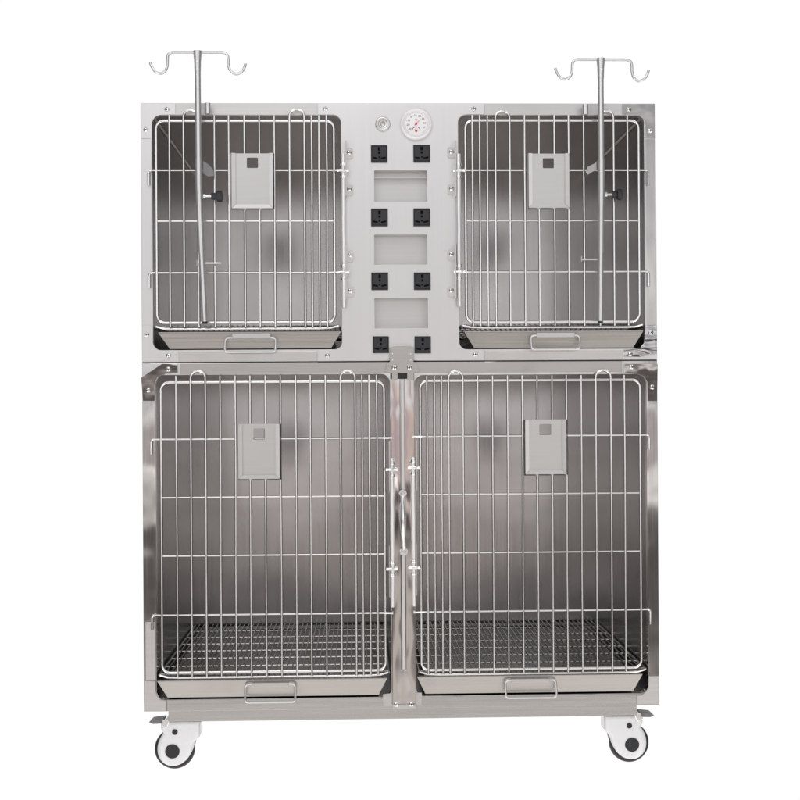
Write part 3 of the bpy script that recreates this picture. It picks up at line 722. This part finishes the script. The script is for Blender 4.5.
def smooth_loop(p, n=5):
    out = []; m = len(p)
    for i in range(m):
        p0, p1, p2, p3 = p[i-1], p[i], p[(i+1) % m], p[(i+2) % m]
        for k in range(n):
            u = k/n
            out.append(tuple(.5*(2*p1[j]+(p2[j]-p0[j])*u+(2*p0[j]-5*p1[j]+4*p2[j]-p3[j])*u*u+(3*p1[j]-p0[j]-3*p2[j]+p3[j])*u**3) for j in (0, 1)))
    return out
def caster(side, X0, Y0, axp):
    """side -1: pedal to the left. X0/Y0: stem; axle offset"""
    c = bpy.data.objects.new('caster', None); COL.objects.link(c); c.parent = LO
    c.location = Vector((X0, Y0, 0))-Vector(LO.location); c.empty_display_size = .03
    s = side; m = PX
    ax, az = axp
    R = 20.2*PX; zc = az
    Yc = Y0
    def P2(u, v): return (ax+s*u*m, zc+v*m)
    def ob(nm, bm, mt, bevel=0):
        bmesh.ops.recalc_face_normals(bm, faces=bm.faces)
        me = bpy.data.meshes.new(nm); bm.to_mesh(me); bm.free(); me.materials.append(mt)
        me.transform(Matrix.Translation(-Vector((X0, Y0, 0))))
        o = bpy.data.objects.new(nm, me); COL.objects.link(o); o.parent = c
        if bevel:
            md = o.modifiers.new('bevel', 'BEVEL'); md.width = bevel; md.segments = 4; md.limit_method = 'ANGLE'; md.angle_limit = .9; md.harden_normals = False
        for f in o.data.polygons: f.use_smooth = False
        return o
    # tyre with a rounded tread
    bm = B(); prof = []
    w = .016
    for k in range(13):
        a = -math.pi/2+math.pi*k/12
        prof.append((R-.008+.008*math.cos(a), w*math.sin(a)))
    prof = [(R-.014, -w*.98)]+prof+[(R-.014, w*.98)]
    lathe(bm, (ax-s*1.0*m, Yc, zc), prof, 64)
    ty = ob('tyre', bm, M['rubber'])
    for f in ty.data.polygons: f.use_smooth = True
    bm = B(); cyl(bm, (ax, Yc, zc), R-.0142, -.013, .013, 40); ob('rim', bm, M['white'])
    # housing: two white cheeks joined above the wheel (u toward the pedal, v up, photo pixels from the axle)
    out = [(-27.4, 29.5), (-27.6, 15), (-22.6, 9.2), (-20.5, 2), (-17, -5), (-13, -10), (-7.5, -14), (-1, -15.6), (5, -14.8), (10, -11.8), (13.6, -7), (15.2, -1), (15, 5), (13.2, 11), (10.4, 16), (9.2, 19), (11.6, 22), (10.6, 26), (6, 28.6), (3.4, 29.6)]
    pl = [P2(u, v) for u, v in [(-27.4, 29.5)]+smooth_loop(out)[5:]]
    if s > 0: pl = pl[::-1]
    for (ya, yb) in ((Yc-.026, Yc-.0175), (Yc+.0175, Yc+.026)):
        bm = B(); n_ = len(pl); gx_, gz_ = ax-s*3*m, zc+5*m     # pillowed cheek
        front = ya < Yc; o_, i_ = (ya, yb) if front else (yb, ya); dr = -1 if front else 1
        rings = [[bm.verts.new((x, i_, z)) for x, z in pl]]
        for sc_, dy in ((1.0, .35), (.992, .7), (.97, 1.05), (.92, 1.4), (.80, 1.75), (.6, 1.95), (.3, 2.05)):
            rings.append([bm.verts.new((gx_+(x-gx_)*sc_, i_+dr*dy*.0055, gz_+(z-gz_)*sc_)) for x, z in pl])
        for a_, b_ in zip(rings, rings[1:]):
            for k in range(n_):
                bm.faces.new((a_[k], a_[(k+1) % n_], b_[(k+1) % n_], b_[k]))
        bm.faces.new(rings[-1]); bm.faces.new(rings[0])
        hs = ob('housing_cheek', bm, M['white'])
        for f in hs.data.polygons: f.use_smooth = len(f.vertices) == 4
    up = [(-27.2, 29.2), (-27.4, 15.4), (-22.6, 9.6), (-22.2, 19.5), (-15, 23.3), (-5, 24.8), (5, 23), (8.8, 20), (11.2, 22), (10.2, 25.8), (6, 28.4), (3.4, 29.2)]
    pl = [P2(u, v) for u, v in up]
    if s > 0: pl = pl[::-1]
    bm = B(); add_plate(bm, [pl], Yc-.0176, Yc+.0176, 0); ob('housing_crown', bm, M['white'])
    bm = B(); cyl(bm, (ax, Yc, zc), 7.2*m, -.0302, -.0255, 32, .0008); ob('hub_cap', bm, M['black'])
    x, z = P2(-2.6, 19.2)
    bm = B(); cyl(bm, (x, Yc, z), 2.8*m, -.0300, -.0255, 20, .0006); cyl(bm, (x, Yc, z), 1.2*m, -.0306, -.0298, 12, .0003); ob('pivot_bolt', bm, M['black'])
    # swivel head: bearing and top plate
    bm = B(); sx = P2(-13, 0)[0]; zt0 = zc+29.6*m
    top = zb0
    lathe(bm, (sx, Yc, 0), [(0, top-.0035), (.018, top-.0035), (.025, top-.006), (.025, zt0-.001), (.020, zt0-.004), (0, zt0-.004)], 32, 'z')
    ob('swivel_bearing', bm, M['screw'])
    bm = B(); box(bm, sx-.038, sx+.038, Yc-.030, Yc+.030, top-.0034, top-.0003); ob('mounting_plate', bm, M['rail'], .001)
    # brake pedal with its chrome link
    bm = B()
    pts = [P2(24, 27.6), P2(21, 30.4), P2(9, 31.8), P2(8.6, 26.4), P2(20, 26)]
    if s > 0: pts = pts[::-1]
    add_plate(bm, [pts], Yc-.016, Yc+.016, .0015); ob('brake_pedal', bm, M['pedal'])
    bm = B()
    q = [P2(11.5, 25.5), P2(9.6, 30.5), P2(6, 32.2), P2(2.5, 30.6), P2(5.5, 23.4)]
    if s > 0: q = q[::-1]
    add_plate(bm, [q], Yc-.0275, Yc+.012, .0008); ob('pedal_link', bm, M['screw'])
    return c
axl = XZ(172.4, 751.2, .01); axr = XZ(632, 744.6, .01)
zw = (axl[1]+axr[1])/2
for Y0 in (.038, DEP-.045):
    caster(-1, axl[0], Y0, (axl[0], zw)); caster(1, axr[0], Y0, (axr[0], zw))

# ------------------------------------------------------------------ world: white studio surround, darker room in front of the cage
w = bpy.data.worlds.new('World'); scn.world = w; w.use_nodes = True
nt = w.node_tree; nt.nodes.clear(); L = nt.links
out = N(nt, 'ShaderNodeOutputWorld'); bg = N(nt, 'ShaderNodeBackground'); L.new(bg.outputs[0], out.inputs[0])
tc = N(nt, 'ShaderNodeTexCoord'); sp = N(nt, 'ShaderNodeSeparateXYZ'); L.new(tc.outputs['Generated'], sp.inputs[0])
fr = N(nt, 'ShaderNodeMapRange', interpolation_type='SMOOTHSTEP')     # 1 behind the cage, 0 on the camera's side
fr.inputs['From Min'].default_value = .60; fr.inputs['From Max'].default_value = .75
L.new(sp.outputs['Y'], fr.inputs['Value'])
ra = N(nt, 'ShaderNodeValToRGB'); ra.color_ramp.interpolation = 'EASE'
el = N(nt, 'ShaderNodeMapRange'); el.inputs['From Min'].default_value = -.5; el.inputs['From Max'].default_value = .5
no = N(nt, 'ShaderNodeTexNoise'); no.inputs['Scale'].default_value = 5; no.inputs['Detail'].default_value = 2
mp = N(nt, 'ShaderNodeMapping'); mp.inputs['Scale'].default_value = (.8, .8, 2.2)
L.new(tc.outputs['Generated'], mp.inputs[0]); L.new(mp.outputs[0], no.inputs['Vector'])
L.new(sp.outputs['Z'], el.inputs['Value']); L.new(el.outputs[0], ra.inputs[0])
cr = ra.color_ramp
stops = [(0.0, (1.0, .965, .93)), (.20, (1.0, .96, .92)), (.265, (.86, .81, .77)), (.30, (.28, .25, .24)), (.36, (.14, .125, .12)), (.402, (.14, .125, .12)), (.415, (.82, .77, .75)), (.436, (1.45, 1.38, 1.34)), (.457, (.50, .45, .44)), (.478, (.44, .40, .40)), (.495, (1.05, 1.02, 1.01)), (.512, (.66, .65, .655)), (.530, (.92, .92, .93)), (.57, (.90, .895, .90)), (.66, (.84, .84, .85)), (.8, (.60, .60, .61)), (1, (.45, .45, .46))]
cr.elements[0].position = stops[0][0]; cr.elements[0].color = (*stops[0][1], 1)
cr.elements[1].position = 1; cr.elements[1].color = (*stops[-1][1], 1)
for p, c in stops[1:-1]:
    e = cr.elements.new(p); e.color = (*c, 1)
nm = N(nt, 'ShaderNodeMapRange'); nm.inputs['From Min'].default_value = .35; nm.inputs['From Max'].default_value = .65
nm.inputs['To Min'].default_value = .80; nm.inputs['To Max'].default_value = 1.2
L.new(no.outputs[0], nm.inputs['Value'])
vs = N(nt, 'ShaderNodeVectorMath', operation='SCALE'); L.new(ra.outputs[0], vs.inputs[0]); L.new(nm.outputs[0], vs.inputs['Scale'])
# sideways: middle of the room, bright bands added on both sides to light the wires, darker beyond
ax_ = N(nt, 'ShaderNodeMath', operation='ABSOLUTE'); L.new(sp.outputs['X'], ax_.inputs[0])
wr = N(nt, 'ShaderNodeValToRGB'); L.new(ax_.outputs[0], wr.inputs[0]); wc = wr.color_ramp; wc.interpolation = 'EASE'
wst = [(0, 1.0), (.10, .98), (.19, .90), (.29, .70), (.38, 2.3), (.58, 2.3), (.66, .30), (1, .12)]
wc.elements[0].position = 0; wc.elements[0].color = (.25, .25, .25, 1); wc.elements[1].position = 1; wc.elements[1].color = (.12/4,)*3+(1,)
for p, c in wst[1:-1]:
    e = wc.elements.new(p); e.color = (c/4, c/4, c/4, 1)
w4 = N(nt, 'ShaderNodeMath', operation='MULTIPLY'); L.new(wr.outputs[0], w4.inputs[0]); w4.inputs[1].default_value = 4
v2 = N(nt, 'ShaderNodeVectorMath', operation='SCALE'); L.new(vs.outputs[0], v2.inputs[0]); L.new(w4.outputs[0], v2.inputs['Scale'])
# the photographer in front of the cage: a pinkish top over dark trousers
def bump(sock, c, wd, tag):
    a = N(nt, 'ShaderNodeMath', operation='SUBTRACT'); L.new(sock, a.inputs[0]); a.inputs[1].default_value = c
    b = N(nt, 'ShaderNodeMath', operation='ABSOLUTE'); L.new(a.outputs[0], b.inputs[0])
    m = N(nt, 'ShaderNodeMapRange', interpolation_type='SMOOTHSTEP'); m.inputs['From Min'].default_value = wd*.75; m.inputs['From Max'].default_value = wd*1.15
    m.inputs['To Min'].default_value = 1; m.inputs['To Max'].default_value = 0
    L.new(b.outputs[0], m.inputs['Value']); return m.outputs[0]
cur = v2.outputs[0]
for cx_, wx_, cz_, wz_, colr in ((.026, .010, -.028, .042, (.58, .45, .475)), (.044, .010, -.028, .042, (.70, .57, .49)), (.034, .018, -.085, .018, (.05, .045, .05)), (.050, .006, -.086, .012, (.62, .42, .34)), (.034, .022, -.20, .09, (.62, .57, .53))):
    f = N(nt, 'ShaderNodeMath', operation='MULTIPLY'); L.new(bump(sp.outputs['X'], cx_, wx_, ''), f.inputs[0]); L.new(bump(sp.outputs['Z'], cz_, wz_, ''), f.inputs[1])
    ff = N(nt, 'ShaderNodeMath', operation='MULTIPLY'); L.new(f.outputs[0], ff.inputs[0]); ff.inputs[1].default_value = .97
    k = N(nt, 'ShaderNodeMix', data_type='RGBA'); L.new(ff.outputs[0], k.inputs['Factor']); L.new(cur, k.inputs[6]); k.inputs[7].default_value = (*colr, 1); cur = k.outputs[2]
mx = N(nt, 'ShaderNodeMix', data_type='RGBA'); L.new(fr.outputs[0], mx.inputs['Factor'])
L.new(cur, mx.inputs[6]); mx.inputs[7].default_value = (1.03, 1.03, 1.03, 1)
L.new(mx.outputs[2], bg.inputs['Color']); bg.inputs['Strength'].default_value = 1.0

# unseen fill light added above the camera to brighten the fronts
def fill_light(name, loc, target, sx, sy, power, col=(1, .985, .97)):
    l = bpy.data.lights.new(name, 'AREA'); l.shape = 'RECTANGLE'; l.size = sx; l.size_y = sy; l.energy = power; l.color = col
    o = bpy.data.objects.new(name, l); COL.objects.link(o); o.location = loc
    o.rotation_euler = (Vector(target)-Vector(loc)).to_track_quat('-Z', 'Y').to_euler(); return o
fill_light('front_fill', (-.4, -2.6, 3.4), (0, 0, .9), 1.8, 1.4, 20)

scn.view_settings.view_transform = 'Standard'; scn.view_settings.look = 'None'
scn.view_settings.exposure = 0; scn.view_settings.gamma = 1
scn.render.film_transparent = False
scn.cycles.max_bounces = 10; scn.cycles.glossy_bounces = 8; scn.cycles.use_denoising = True
